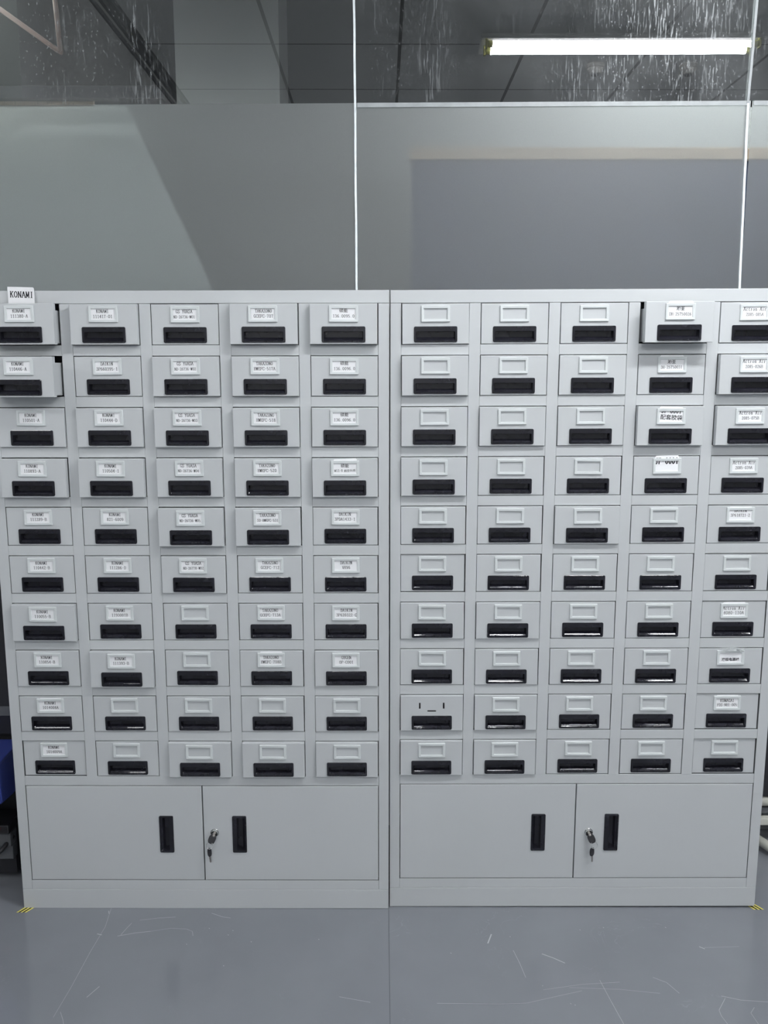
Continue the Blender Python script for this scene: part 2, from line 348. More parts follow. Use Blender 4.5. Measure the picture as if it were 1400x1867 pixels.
def strokes(bm, text, cx, z0, adv, h, y, mi=1, rot=0.0, bold=1.0):
    """text centred on cx, baseline z0; adv = advance, h = cap height; facing -Y"""
    x = cx-adv*len(text)/2; sx = adv/4.6; sz = h/7
    ca, sa = math.cos(rot), math.sin(rot)
    def P(a, b):
        dx, dz = a-cx, b-z0
        return (cx+dx*ca-dz*sa, y, z0+dx*sa+dz*ca)
    for ch in text:
        for st in GLY.get(ch, []):
            pts = [(x+adv*0.065+st[i]*sx, z0+st[i+1]*sz) for i in range(0, len(st), 2)]
            for (ax, az), (bx, bz) in zip(pts, pts[1:]):
                dx, dz = bx-ax, bz-az; L = math.hypot(dx, dz)
                if L < 1e-7: continue
                v = abs(dz)/L; wd = h*(0.060+0.070*v)*bold
                nx, nz = -dz/L*wd/2, dx/L*wd/2; ex, ez = dx/L*wd*.25, dz/L*wd*.25
                q = [bm.verts.new(P(*p)) for p in ((ax-ex+nx, az-ez+nz), (bx+ex+nx, bz+ez+nz), (bx+ex-nx, bz+ez-nz), (ax-ex-nx, az-ez-nz))]
                f = bm.faces.new(q); f.material_index = mi
        x += adv
def cjk(bm, text, cx, z0, size, y, mi=1, rot=0.0, bold=0.0, adv=None):
    cu = bpy.data.curves.new('writing', 'FONT'); cu.body = text; cu.size = size; cu.align_x = 'CENTER'; cu.offset = bold
    cu.resolution_u = 2
    if adv: cu.space_character = adv
    t = bpy.data.objects.new('writing', cu); COL.objects.link(t)
    dg = bpy.context.evaluated_depsgraph_get(); me = bpy.data.meshes.new_from_object(t.evaluated_get(dg))
    vs = [bm.verts.new((cx+v.co.x*math.cos(rot)-v.co.y*math.sin(rot), y, z0+v.co.x*math.sin(rot)+v.co.y*math.cos(rot))) for v in me.vertices]
    for p in me.polygons:
        try: f = bm.faces.new([vs[i] for i in p.vertices]); f.material_index = mi
        except ValueError: pass
    bpy.data.objects.remove(t); bpy.data.curves.remove(cu); bpy.data.meshes.remove(me)

# ------------------------------------------------------------------ the room
def slab(name, x0, x1, y0, y1, z0, z1, mat):
    bm = bmesh.new(); box(bm, x0, x1, y0, y1, z0, z1); o = obj(name, bm, mat); tag(o, kind='structure'); return o
fl = slab('floor', -3.5, 4, -6, 7, -0.1, 0, M['floor']); fl['label'] = 'grey glossy epoxy floor with fine scratches'
slab('wall_front', -3.5, 4, -6.1, -6, 0, 3.2, M['wall'])
slab('wall_right', 4, 4.1, -6, 7, 0, 3.8, M['wall'])
slab('wall_left', -3.6, -3.5, -6, 7, 0, 3.8, M['wall'])
slab('wall_back', -3.5, 4, 7, 7.1, 0, 3.8, M['darkwall'])
# the tiled ceiling follows the glass partition, so it sits turned a little to the cabinets
th = math.atan(GK)
def mirror(x, y):           # a point of the ceiling seen in the glass <-> the real point in front of it
    n = Vector((-GK, 1)).normalized(); p = Vector((x, y)); d = (p-Vector((0, GY))).dot(n)
    return p-2*d*n
o0 = mirror(0.067, 2.01)
bm = bmesh.new(); box(bm, -5.5, 5.5, -9, 1.52, 0, 0.1)
ce = obj('ceiling', bm, M['ceiling'], loc=(o0.x, o0.y, 3.1), rot=(0, 0, 2*th)); tag(ce, kind='structure')
slab('ceiling', -3.5, 4, 0.56, 1.06, 3.1, 3.2, M['wall'])
slab('ceiling_beyond', -3.5, 4, 1.05, 7, 3.7, 3.8, M['darkwall']).name = 'ceiling'
# bulkhead (dropped edge of the ceiling) on the left
pm = mirror(-1.17, 2.01)
bm = bmesh.new()
box(bm, -0.12, 0, -2.6, 1.42, -0.72, 0)
bh = obj('wall_bulkhead', bm, M['wall'], loc=(pm.x, pm.y, 3.1), rot=(0, 0, 2*th)); bh.name = 'trim_1'; tag(bh, kind='structure')
bm = bmesh.new(); box(bm, 0.0, 0.018, -2.6, 1.42, -0.03, 0, 0.003); box(bm, 0.0, 0.010, -2.6, 1.42, -0.075, -0.055, 0.002); box(bm, 0.018, 0.04, -2.6, 1.42, -0.012, 0, 0.002)
tr = obj('trim_2', bm, M['darkwall'], loc=(pm.x, pm.y, 3.1), rot=(0, 0, 2*th)); tag(tr, kind='structure')

# glass partition: three panes with frosted film, silicone joints
def gp(x, off=0.0): return (x, GY+GK*x+off)
def face_room(bm):          # panes face the room (towards -Y)
    bm.normal_update()
    for f in bm.faces:
        if f.normal.y > 0: f.normal_flip()
def keep_mesh(name, bm, m):
    me = bpy.data.meshes.new(name); bm.to_mesh(me); bm.free(); me.materials.append(m); return me
def pane(name, xa, xb):
    bm = bmesh.new(); (ax, ay), (bx, by) = gp(xa), gp(xb)
    q = [bm.verts.new(v) for v in ((ax, ay, 2.398), (bx, by, 2.398), (bx, by, 3.1), (ax, ay, 3.1))]; bm.faces.new(q)
    bmesh.ops.recalc_face_normals(bm, faces=bm.faces); face_room(bm); o = link(name, keep_mesh(name, bm, M['glass'])); tag(o, kind='structure')
    bm = bmesh.new(); (ax, ay), (bx, by) = gp(xa+.002, 0), gp(xb-.002, 0)
    q = [bm.verts.new(v) for v in ((ax, ay, 0.02), (bx, by, 0.02), (bx, by, 2.398), (ax, ay, 2.398))]; bm.faces.new(q)
    face_room(bm); f = link('frosted_film', keep_mesh('frosted_film', bm, M['film']), o); tag(f, kind='structure')
    if xa > -1:
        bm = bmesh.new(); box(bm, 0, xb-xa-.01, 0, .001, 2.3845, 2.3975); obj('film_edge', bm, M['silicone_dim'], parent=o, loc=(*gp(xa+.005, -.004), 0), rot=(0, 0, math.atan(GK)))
    return o
pane('window_1', -3.5, -0.0995); pane('window_2', -0.0995, 1.102); pane('window_3', 1.102, 4.0)
for i, (xb, zb, xt, zt, wd) in enumerate(((-0.0945, 1.0, -0.1045, 3.1, 0.0032), (1.116, 1.0, 1.09, 2.39, 0.0034), (1.09, 2.39, 1.1085, 3.1, 0.0036))):
    bm = bmesh.new()
    n = 26; L = []; R_ = []
    for k in range(n+1):
        t = k/n; x = xb+(xt-xb)*t; z = zb+(zt-zb)*t; j = random.uniform(-.0006, .0006)
        L.append([bm.verts.new((*gp(x-wd+j, -0.005), z)), bm.verts.new((*gp(x-wd+j, 0.012), z))])
        R_.append([bm.verts.new((*gp(x+wd+j, -0.005), z)), bm.verts.new((*gp(x+wd+j, 0.012), z))])
    for k in range(n):
        bm.faces.new((L[k][0], R_[k][0], R_[k+1][0], L[k+1][0])); bm.faces.new((L[k][1], L[k+1][1], R_[k+1][1], R_[k][1]))
        bm.faces.new((L[k][0], L[k+1][0], L[k+1][1], L[k][1])); bm.faces.new((R_[k][0], R_[k][1], R_[k+1][1], R_[k+1][0]))
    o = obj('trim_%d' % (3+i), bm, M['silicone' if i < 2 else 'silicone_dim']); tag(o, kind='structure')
# corridor behind the glass
slab('wall_partition', -3.5, 4, 1.05, 1.12, 0, 2.555, M['backwall']).name = 'wall_corridor'
slab('trim_6', -3.3, -0.70, 0.50, 0.53, 2.425, 2.462, M['black_matte'])
slab('trim_7', -3.3, -0.93, 0.54, 0.56, 2.415, 2.440, M['beige'])
col_ = slab('trim_8', -0.988, -0.50, 2.0, 2.4, 0, 3.7, M['column'])
bm = bmesh.new(); box(bm, 0.078, 2.6, 0.56, 0.60, 0.3, 2.255, 0.004)
db = obj('display_board', bm, M['board_dark']); tag(db, 'dark blue grey board standing behind the frosted glass on the right', 'board')
bm = bmesh.new(); box(bm, 0.070, 2.6, 0.55, 0.605, 2.255, 2.292, 0.003); obj('top_rail', bm, M['beige'], parent=db)['label'] = 'beige top rail'
bm = bmesh.new()
q = [(-1.7, 0.3), (0.05, 0.3), (-0.56, 1.78), (-0.86, 2.45), (-1.7, 2.45)]  # outline of a panel added to make the bright slanting patch
A_ = [bm.verts.new((x, 0.70, z)) for x, z in q]; B_ = [bm.verts.new((x, 0.715, z)) for x, z in q]
bm.faces.new(A_); bm.faces.new(B_[::-1])
for i in range(5): bm.faces.new((A_[i], B_[i], B_[(i+1) % 5], A_[(i+1) % 5]))
tag(obj('bright_patch_panel', bm, M['board_pale']), 'pale panel added behind the frosted glass on the left to form a bright slanting patch', 'panel')
# brown conduit bend seen high on the left
bm = bmesh.new(); tube_path(bm, [(-1.34, .62, 2.80), (-1.06, .62, 2.605), (-1.045, .62, 2.598)], 0.0075); tube_path(bm, [(-1.05, .62, 2.60), (-1.063, .62, 2.84)], 0.008)
tag(obj('conduit', bm, M['brownpipe']), 'brown bent conduit seen high up through the glass on the left', 'pipe')

# ------------------------------------------------------------------ lamps
def lamp(loc, rz, mat, label, length=1.28, group=None):
    root = empty('tube_light', loc, (0, 0, rz))
    tag(root, label, 'ceiling lamp', group)
    bm = bmesh.new(); hw = length/2
    box(bm, -hw, hw, -0.035, 0.035, -0.028, 0, 0.003)
    for s in (-1, 1):        # sloping reflector wings
        v = [bm.verts.new(p) for p in ((-hw, s*0.03, -0.012), (hw, s*0.03, -0.012), (hw, s*0.1, -0.045), (-hw, s*0.1, -0.045), (-hw, s*0.03, -0.008), (hw, s*0.03, -0.008), (hw, s*0.102, -0.041), (-hw, s*0.102, -0.041))]
        for q in ((0, 1, 2, 3), (7, 6, 5, 4), (0, 3, 7, 4), (1, 5, 6, 2), (3, 2, 6, 7)): bm.faces.new([v[i] for i in q])
    obj('housing', bm, M['lamp_white'], root)
    for s in (-1, 1):
        bm = bmesh.new(); cyl(bm, (-0.59, s*0.045, -0.05), (0.59, s*0.045, -0.05), 0.014, 14)
        t = obj('tube', bm, mat, root)
        for e in (-1, 1):
            bm = bmesh.new(); cyl(bm, (e*0.59, s*0.045, -0.05), (e*0.612, s*0.045, -0.05), 0.0145, 14); box(bm, min(e*.612, e*.622), max(e*.612, e*.622), s*.045-.012, s*.045+.012, -.07, -.02, .002)
            obj('end_cap', bm, M['lamp_cap'], t)
    return root
pc = mirror(1.075, 1.90)
lamp((pc.x, pc.y, 3.1), 2*th+0.01, M['tube'], 'lit twin tube lamp reflected at the top right of the glass')
FILL_LAMPS = {(-0.75, -3.4): 'behind and left of the viewpoint', (1.5, -3.4): 'behind and right of the viewpoint', (3.0, -1.0): 'far right beyond the right cabinet', (-0.75, -4.8): 'at the far end of the room'}  # out-of-view lamps, added to fill the cabinets with even light
for x, y in ((-0.75, -3.4), (1.5, -3.4), (3.0, -1.0), (-0.75, -4.8)):
    lamp((x, y, 3.1), 2*th, M['tube_fill'], 'twin tube lamp added as fill light on the ceiling, ' + FILL_LAMPS[(x, y)])
lamp((1.35, 0.76, 3.08), 0, M['tube_backfill'], 'twin tube lamp added behind the glass to brighten the right half of the film')  # added lamps, lighting the backdrop of the film
lamp((-1.95, 0.76, 3.08), 0, M['tube_backfill'], 'twin tube lamp added behind the glass to brighten the left end of the film')
lamp((-2.0, -1.0, 2.36), 2*th, M['tube_left'], 'lit twin tube lamp hanging left of the bulkhead')
for (x, y), lab in (((1.52, 2.285), 'white smoke detector on the ceiling below the right end of the lamp reflection'), ((1.052, 2.285), 'pale round detector on the ceiling below the middle of the lamp reflection')):
    p = mirror(x, y); bm = bmesh.new()
    cyl(bm, (0, 0, 0), (0, 0, -0.02), 0.045, 20); cyl(bm, (0, 0, -0.02), (0, 0, -0.045), 0.042, 20, 0.028)
    r = obj('smoke_detector', bm, M['detector'], loc=(p.x, p.y, 3.1)); tag(r, lab, 'smoke detector')
    bm = bmesh.new(); cyl(bm, (0, 0, -0.045), (0, 0, -0.052), 0.018, 14); obj('sensor_grille', bm, M['black_matte'], r)

# ------------------------------------------------------------------ floor marks (worn lines of the floor itself)
def strips(name, lines, mat, z=0.0004):
    bm = bmesh.new()
    for w_, pts in lines:
        for (ax, ay), (bx, by) in zip(pts, pts[1:]):
            d = Vector((bx-ax, by-ay)); L = d.length
            if L < 1e-6: continue
            n = Vector((-d.y, d.x))/L*w_*.36
            v = [(ax+n.x, ay+n.y), (bx+n.x, by+n.y), (bx-n.x, by-n.y), (ax-n.x, ay-n.y)]
            T_ = [bm.verts.new((x, y, z)) for x, y in v]; bm.faces.new(T_)
    o = obj(name, bm, mat, parent=fl); return o
sc = [(.0022, [(-.774, -.125), (-.73, -.112), (-.685, -.104)]), (.0010, [(-.685, -.104), (-.63, -.09), (-.584, -.094), (-.565, -.105), (-.559, -.125)]),
      (.0014, [(-.73, -.053), (-.68, -.043), (-.629, -.038)]), (.0014, [(-.526, -.02), (-.49, -.038), (-.466, -.043)]), (.0016, [(-.766, -.12), (-.758, -.09), (-.75, -.066)]),
      (.0010, [(-.832, .01), (-.822, -.083), (-.829, -.191), (-.833, -.332), (-.84, -.44)]), (.0012, [(-.829, -.421), (-.812, -.45), (-.805, -.465)]),
      (.0025, [(-.835, -.008), (-.83, -.022)]), (.003, [(-.835, -.115), (-.82, -.12)]),
      (.0012, [(.12, -.394), (.28, -.397), (.349, -.394), (.43, -.37), (.5, -.35)]), (.0012, [(.40, -.346), (.505, -.326), (.607, -.318)]), (.0010, [(.47, -.338), (.6, -.345), (.7, -.36)]),
      (.0014, [(.345, -.19), (.355, -.245), (.362, -.30)]), (.0030, [(.868, -.176), (.880, -.186)]), (.0008, [(.88, -.18), (.98, -.176)]),
      (.0018, [(.855, -.370), (.90, -.385), (.966, -.392)]), (.0014, [(.862, -.378), (.83, -.42), (.828, -.44), (.835, -.48)]), (.0014, [(.923, -.411), (.906, -.43), (.91, -.48)]),
      (.0035, [(.422, -.205), (.45, -.222), (.478, -.243)]), (.0016, [(.556, -.31), (.566, -.39), (.577, -.47)]), (.005, [(.293, -.12), (.278, -.16)]),
      (.002, [(-.78, -.37), (-.76, -.33)]), (.0012, [(-.13, -.37), (-.05, -.39)]), (.0012, [(.70, -.30), (.73, -.32), (.75, -.36)])]
for x, y in ((-.52, -.09), (-.45, -.10), (-.46, -.12), (-.39, -.15), (-.45, -.25), (.344, -.13), (.55, -.10), (.62, -.09), (.80, -.09), (.47, -.40), (-.57, -.16), (.46, -.395), (.40, -.33), (.17, -.2), (-.2, -.14)):
    sc.append((.0022, [(x, y), (x+.002, y-.0025)]))
strips('scratch_marks', sc, M['scratch'])
strips('floor_joint', [(.0022, [(.0, 0.0), (-.003, -6)])], M['joint'], 0.0003)

# ------------------------------------------------------------------ cabinet parts (meshes shared by every copy)
W_, H_ = 1.094, 1.8023
SID, AO, ZT, RP, OH = 0.02899, 0.18293, 1.76865, 0.13744, 0.10952
PIL = (W_-2*SID-5*AO)/4
ZD, ZB, ZP = 0.39312, 0.09106, 0.0609
FW, FH = 0.1793, 0.1061
HW2, HH2 = 0.058, 0.0208
HZ = -0.0277            # handle centre below the drawer centre
LZ = 0.0262             # holder centre above the drawer centre
def handle_mesh():
    bm = bmesh.new()
    o1 = rrect(-HW2, HW2, -HH2, HH2, 0.0035); o2 = rrect(-HW2+.001, HW2-.001, -HH2+.001, HH2-.001, 0.003)
    a = rrect(-0.0525, 0.0525, -0.0168, 0.0078, 0.002)
    rs = [(o1, 0.0), (o1, -0.0024), (o2, -0.0028), (a, -0.0028)]
    for y, zb_, k in ((-0.0010, -.0156, .0008), (0.0008, -.0128, .0010), (0.0026, -.0112, .0014), (0.0060, -.0093, .0020), (0.0125, -.0075, .0030)):
        rs.append((rrect(-0.0525+k, 0.0525-k, zb_, 0.0070, 0.0016), y))
    rings(bm, rs)
    bm.normal_update()
    for f in bm.faces:
        c = f.calc_center_median()
        if c.y > -.001 and c.z < -.004 and abs(f.normal.z) > .3 and abs(f.normal.x) < .2: f.smooth = True
    return mesh_from('handle', bm, M['black'])
HANDLE = handle_mesh()
def holder_mesh():
    bm = bmesh.new(); w2, h2 = 0.0388, 0.0216
    rings(bm, [(rrect(-w2, w2, -h2, h2, .0008, 1), 0.0), (rrect(-w2, w2, -h2, h2, .0008, 1), -0.0032), (rrect(-w2+.0012, w2-.0012, -h2+.0012, h2-.0012, .0008, 1), -0.0044),
               (rrect(-.0322, .0322, -.0150, .0146, .0006, 1), -0.0040), (rrect(-.0315, .0315, -.0143, .0138, .0006, 1), -0.0030), (rrect(-.0315, .0315, -.0143, .0138, .0006, 1), 0.0)], cap_last=False)
    return mesh_from('label_holder', bm, M['holder'])
HOLDER = holder_mesh()
def drawer_mesh(slots=False):
    bm = bmesh.new(); x, z = FW/2, FH/2; e = 0.0012
    holes = [(-0.0535, 0.0535, HZ-0.0175, HZ+0.0100)]
    if slots: holes += [(-.0366, -.0322, .0140, .0322), (.0322, .0366, .0140, .0322), (-.0125, .0125, .0050, .0090)]
    plate(bm, -x+e, x-e, -z+e, z-e, 0, holes, back=0.0012)
    # rolled rim: front edge, side flanges, turned-in lip
    rr_ = lambda q: [(x-q, z-q), (-x+q, z-q), (-x+q, -z+q), (x-q, -z+q)]
    rings(bm, [(rr_(e), 0.0), (rr_(e*.3), 0.00035), (rr_(0), e), (rr_(0), 0.018), (rr_(0.002), 0.018), (rr_(0.002), 0.0025)], cap_last=False)
    # box: sides, floor, back, a little narrower and lower than the front
    bx, zt, zb_ = x-0.0045, z-0.016, -z+0.003
    for s in (-1, 1): box(bm, min(s*bx, s*(bx-.0012)), max(s*bx, s*(bx-.0012)), 0.002, 0.36, zb_, zt)
    box(bm, -bx, bx, 0.002, 0.36, zb_, zb_+.0012); box(bm, -bx, bx, 0.359, 0.36, zb_, zt)
    box(bm, -bx+.002, bx-.002, 0.0155, 0.0165, zb_+.002, z-.004, 0, 1)      # inner skin behind the front, coloured black as shade inside the slots
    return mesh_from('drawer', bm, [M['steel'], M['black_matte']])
DRAWER = drawer_mesh(); DRAWER_SLOT = drawer_mesh(True)

def shear(bm, t):
    for v in bm.verts: v.co.z += t*v.co.x
def frame_obj(root, t):
    bm = bmesh.new()
    def skin(y0_, T_, g, mi, flat=False):
        def box(bm, x0, x1, y0, y1, z0, z1, bev=0.0):
            if flat: globals()['box'](bm, x0+g, x1-g, y0_, T_, z0+g, z1-g, 0, mi)
            else: globals()['box'](bm, x0, x1, y0, y1, z0, z1, bev, mi)
        # posts and dividers run full height, rails sit a hair behind them
        us = [0]+[SID+i*(AO+PIL)+AO for i in range(4)]+[W_-SID]
        for i, u in enumerate(us):
            wd = SID if i in (0, 5) else PIL
            zlo = ZP+.0008 if i in (0, 5) else ZT-9*RP-OH-0.0006
            box(bm, u, u+wd, 0, T_, zlo, ZT-.0008, 0.0009)
        for c in range(5):
            u0 = SID+c*(AO+PIL)
            for r in range(9):
                zt = ZT-r*RP-OH
                box(bm, u0+.0002, u0+AO-.0002, 0.0006, T_, zt-(RP-OH), zt, 0.0008)
        zt = ZT-9*RP-OH
        box(bm, SID+.0003, W_-SID-.0003, 0.0004, T_, ZD, zt, 0.0009)           # rail above the doors
        box(bm, SID+.0003, W_-SID-.0003, 0.0006, T_, ZP+.0006, ZB, 0.0008)     # rail under the doors
        box(bm, 0, W_, 0, T_, ZT, H_, 0.0012)                                   # top band
        box(bm, 0, W_, -0.0004, T_, 0.0, ZP, 0.0012)                            # plinth
    skin(0, 0.0026, 0, 0); skin(0.0026, 0.018, 0.0003, 1, True)  # rear layer is coloured dark so the gaps read as shade
    T_ = 0.018
    # shell
    box(bm, 0, 0.0012, T_-.002, 0.40, 0, H_); box(bm, W_-.0012, W_, T_-.002, 0.40, 0, H_)
    box(bm, 0, W_, T_-.002, 0.40, H_-.0012, H_-.0001); box(bm, 0, W_, T_-.002, 0.40, 0.0, .0012); box(bm, 0, W_, 0.399, 0.40, 0, H_)
    box(bm, 0.001, W_-.001, T_, 0.398, ZD+.008, ZD+.009)
    box(bm, 0.001, W_-.001, T_, 0.398, ZB-.012, ZB-.011)
    shear(bm, t)
    for x in (.03, W_-.07):
        box(bm, x, x+.04, .03, .07, -.0015-t*0, .01+t*x)
    return obj('frame', bm, [M['steel'], M['steel_gap_shade']], root)
def card(texts, tab=0.0, skew=0.0, w=0.066, dx=0.0):
    """texts: list of (kind, string, z of baseline, advance or size, height)"""
    bm = bmesh.new(); y = -0.0012
    pts = [(-w/2+dx, -.0175), (w/2+dx, -.0175), (w/2+dx-.002*(tab > 0), .0178+tab-skew), (-w/2+dx+.003*(tab > 0), .0178+tab)]
    if tab: pts = pts[:2]+[(w/2+dx, .0178+tab-.004-skew), (w/2+dx-.003, .0178+tab-skew), (-w/2+dx+.004, .0178+tab), (-w/2+dx+.001, .0178+tab-.004)]
    A = [bm.verts.new((a, y, b)) for a, b in pts]; B = [bm.verts.new((a, y+.0004, b)) for a, b in pts]
    bm.faces.new(A); bm.faces.new(B[::-1])
    for i in range(len(A)): bm.faces.new((A[i], B[i], B[(i+1) % len(A)], A[(i+1) % len(A)]))
    bm.normal_update()
    for t in texts:
        if t[0] == 's': strokes(bm, t[1], t[5] if len(t) > 5 else 0.0, t[2], t[3], t[4], y-.00025, rot=t[6] if len(t) > 6 else 0.0, bold=t[7] if len(t) > 7 else 1.0)
        else: cjk(bm, t[1], t[5] if len(t) > 5 else 0.0, t[2], t[3], y-.00025, rot=t[6] if len(t) > 6 else 0.0, bold=t[4])
    me = bpy.data.meshes.new('label_card'); bm.to_mesh(me); bm.free()
    me.materials.append(M['paper']); me.materials.append(M['ink'])
    return me
def two(a, b, small=False, tiny=False, **kw):
    ad = 0.0056; j = random.uniform(-.0012, .0012)
    if len(b) > 11: adb, hb = 0.0048, 0.0072
    elif len(b) > 9: adb, hb = 0.0058, 0.0082
    else: adb, hb = 0.0058, 0.0083
    return card([('s', a, 0.0035, ad, 0.0086, j), ('s', b, -0.0100, adb, hb, j)], **kw)
def han(a, b, adb, **kw):
    return card([('h', a, 0.0040, 0.0112, 0.00010, 0.0, 0.0), ('s', b, -0.0100, adb, 0.0078, 0.0)], **kw)

CARDS = {
 'L': [[('KONAMI', '111380-A'), ('KONAMI', '111417-01'), ('GS YUASA', 'ND-26736-W01'), ('TAKAZONO', 'GCEFC-707'), ('han', '硕能', '136.0095.0')],
       [('KONAMI', '110446-A'), ('DAIKIN', '3P660395-1'), ('GS YUASA', 'ND-26736-W02'), ('TAKAZONO', 'HWEFC-517A'), ('han', '硕能', '136.0096.0')],
       [('KONAMI', '110501-A'), ('KONAMI', '110444-D'), ('GS YUASA', 'ND-26736-W03'), ('TAKAZONO', 'HWEFC-518'), ('han', '硕能', '136.0096.0')],
       [('KONAMI', '110893-A'), ('KONAMI', '110504-1'), ('GS YUASA', 'ND-26736-W04'), ('TAKAZONO', 'HWEFC-520'), 'M12'],
       [('KONAMI', '111289-B'), ('KONAMI', '821-6009'), ('GS YUASA', 'ND-26736-W05'), ('TAKAZONO', 'S0-HWEFC-531'), ('DAIKIN', '3PDA1433-1')],
       [('KONAMI', '110442-B'), ('KONAMI', '111286-D'), ('GS YUASA', 'ND-26778-W02'), ('TAKAZONO', 'GCEFC-712'), ('DAIKIN', 'VRV6')],
       [('KONAMI', '110055-B'), ('KONAMI', '1193001B'), None, ('TAKAZONO', 'GCEFC-713A'), ('DAIKIN', '3P620322-C')],
       [('KONAMI', '110054-B'), ('KONAMI', '111393-B'), None, ('TAKAZONO', 'HWEFC-708B'), ('GUGEN', 'OP-C001')],
       [('KONAMI', '1014008A'), None, None, None, None],
       [('KONAMI', '1014009A'), None, None, None, None]],
 'R': [[None, None, None, 'H26', ('Actron Air', '2085-085A')],
       [None, None, None, 'H31', ('Actron Air', '2085-026B')],
       [None, None, None, 'JP1', ('Actron Air', '2085-075B')],
       [None, None, None, 'JP2', ('Actron Air', '2085-039A')],
       [None, None, None, None, 'D618'],
       [None]*5,
       [None, None, None, None, 'A110'],
       [None, None, None, None, 'AUS'],
       [None, None, None, None, 'KUM'],
       [None]*5]}
TABS = {('L', 7, 3): .007, ('L', 8, 0): .005, ('L', 7, 1): .0045}
def make_card(side, r, c, spec):
    t = TABS.get((side, r, c), 0.0)
    if spec == 'M12': return card([('h', '硕能', 0.0030, 0.0112, .0001), ('s', 'M12-8', -.0095, .0046, .0066, -.017, .05), ('h', '航空头线', -.0088, .0078, .00005, .0135, .06)], tab=.0065, skew=-.004)
    if spec == 'H26': return han('瀚荃', 'DH-25T50026', .0053, tab=.0095, skew=-.001)
    if spec == 'H31': return han('瀚荃', 'DH-25T50031', .0053, tab=.0085, skew=.001)
    if spec == 'JP1': return card([('s', 'JP-0001', 0.0085, .0078, .0120, 0, -.03, 1.3), ('h', '配套胶袋', -.0085, .0150, .00015, 0, -.05)], tab=.0095, skew=.003)
    if spec == 'JP2': return card([('s', 'JP-0001', 0.0066, .0092, .0160, 0, 0.02, 1.4)], tab=.011, skew=-.001)
    if spec == 'D618': return card([('s', 'DAIKIN', 0.0082, .0058, .0086), ('s', '3P618721-2', -.0045, .0054, .0080)], tab=.0055)
    if spec == 'A110': return card([('s', 'Actron Air', 0.0025, .0062, .0090), ('s', '4080-110A', -.0105, .0064, .0088)], tab=.007)
    if spec == 'AUS': return card([('h', '澳规电源线', -.0096, .0100, .00025)], tab=.0)
    if spec == 'KUM': return card([('s', 'KUMAGAI', 0.0025, .0058, .0086), ('s', 'FDS-NH1-005', -.0100, .0052, .0078)], tab=.006)
    if spec[0] == 'han': return han(spec[1], spec[2], .0058, tab=t)
    if spec[0] == 'Actron Air': return card([('s', spec[0], 0.0040, .0062, .0090), ('s', spec[1], -.0095, .0052, .0080)])
    return two(spec[0], spec[1], tab=t)

PULL = {   # how far each drawer stands out of the frame, in millimetres
 'L': [[41, 17, 0, 21, 20], [66, 0, 12, 14, 2], [8, 11, 17, 14, 7], [20, 18, 14, 14, 15], [0, 1, 19, 14, -1],
       [1, 1, 5, -1, -1], [14, 0, 0, -1, -1], [3, 14, 1, 2, 4], [1, 1, 2, 1, 2], [-4, 0, 11, 12, 9]],
 'R': [[6, 1, 1, 47, 2], [15, 2, 4, 1, 21], [14, 9, 4, 17, 19], [11, 1, 0, 1, -3], [2, 1, 8, 1, -1],
       [-4, -1, -1, -1, -3], [4, 5, 0, 0, -3], [1, 3, 1, 1, -1], [7, 5, -1, -2, -4], [8, 5, -1, -2, -5]]}
DXS = {'L': [[0, 0, 0, 0, -1], [0, 0, 0, 1, 0], [0, 0, 0, 0, 0], [0, 0, 0, 1, 0], [0, 0, 0, -1, -1], [0, 0, 0, 0, -1], [0, 0, 0, 0, -1], [0, 0, 0, -1, -1], [0, 0, 0, -1, -1], [0, 0, 0, 0, -1]],
       'R': [[1, 0, 0, 0, 0], [0, 0, 0, 0, 0], [-1, -1, 0, 0, 0], [-1, -1, -1, 0, 0], [-1, -1, 0, 0, 0], [-1, -1, 0, 0, -1], [-1, 0, 0, 0, 0], [-1, -1, 0, 0, -1], [0, 0, 0, 0, -1], [0, 0, 0, 1, 0]]}

def door(root, left, t):
    bm = bmesh.new(); g = 0.0020; um = W_/2
    u0, u1 = (SID+g, um-g*.8) if left else (um+g*.8, W_-SID-g)
    uc = um-.1085 if left else um+.1070; hz = 0.2400
    bm2 = bm; e = .0012
    # handle hole is upright
    plate(bm2, u0+e, u1-e, ZB+g+e, ZD-g-e, 0, [(uc-.0175 if left else uc-.0100, uc+.0100 if left else uc+.0175, hz-.0535, hz+.0535)], back=.0012)
    rr_ = lambda q: [(u1-q, ZD-g-q), (u0+q, ZD-g-q), (u0+q, ZB+g+q), (u1-q, ZB+g+q)]
    rings(bm2, [(rr_(e), 0.0), (rr_(e*.3), .00035), (rr_(0), e), (rr_(0), .018), (rr_(.002), .018), (rr_(.002), .0025)], cap_last=False)
    box(bm2, u0+.003, u1-.003, .0165, .0172, ZB+g+.003, ZD-g-.003)
    shear(bm2, t)
    d = obj('door', bm2, M['steel'], root)
    link('handle', HANDLE, d, (uc, 0, hz+t*uc), (0, math.pi/2 if left else -math.pi/2, 0))
    return d
def lock(dr, u, z):
    bm = bmesh.new(); cyl(bm, (u, 0.004, z), (u, -0.0015, z), .0125, 28); cyl(bm, (u, -.0015, z), (u, -.0075, z), .0105, 28, .0098)
    box(bm, u-.0065, u+.0065, -.0082, -.007, z-.0013, z+.0013)
    return obj('lock', bm, M['chrome'], dr)
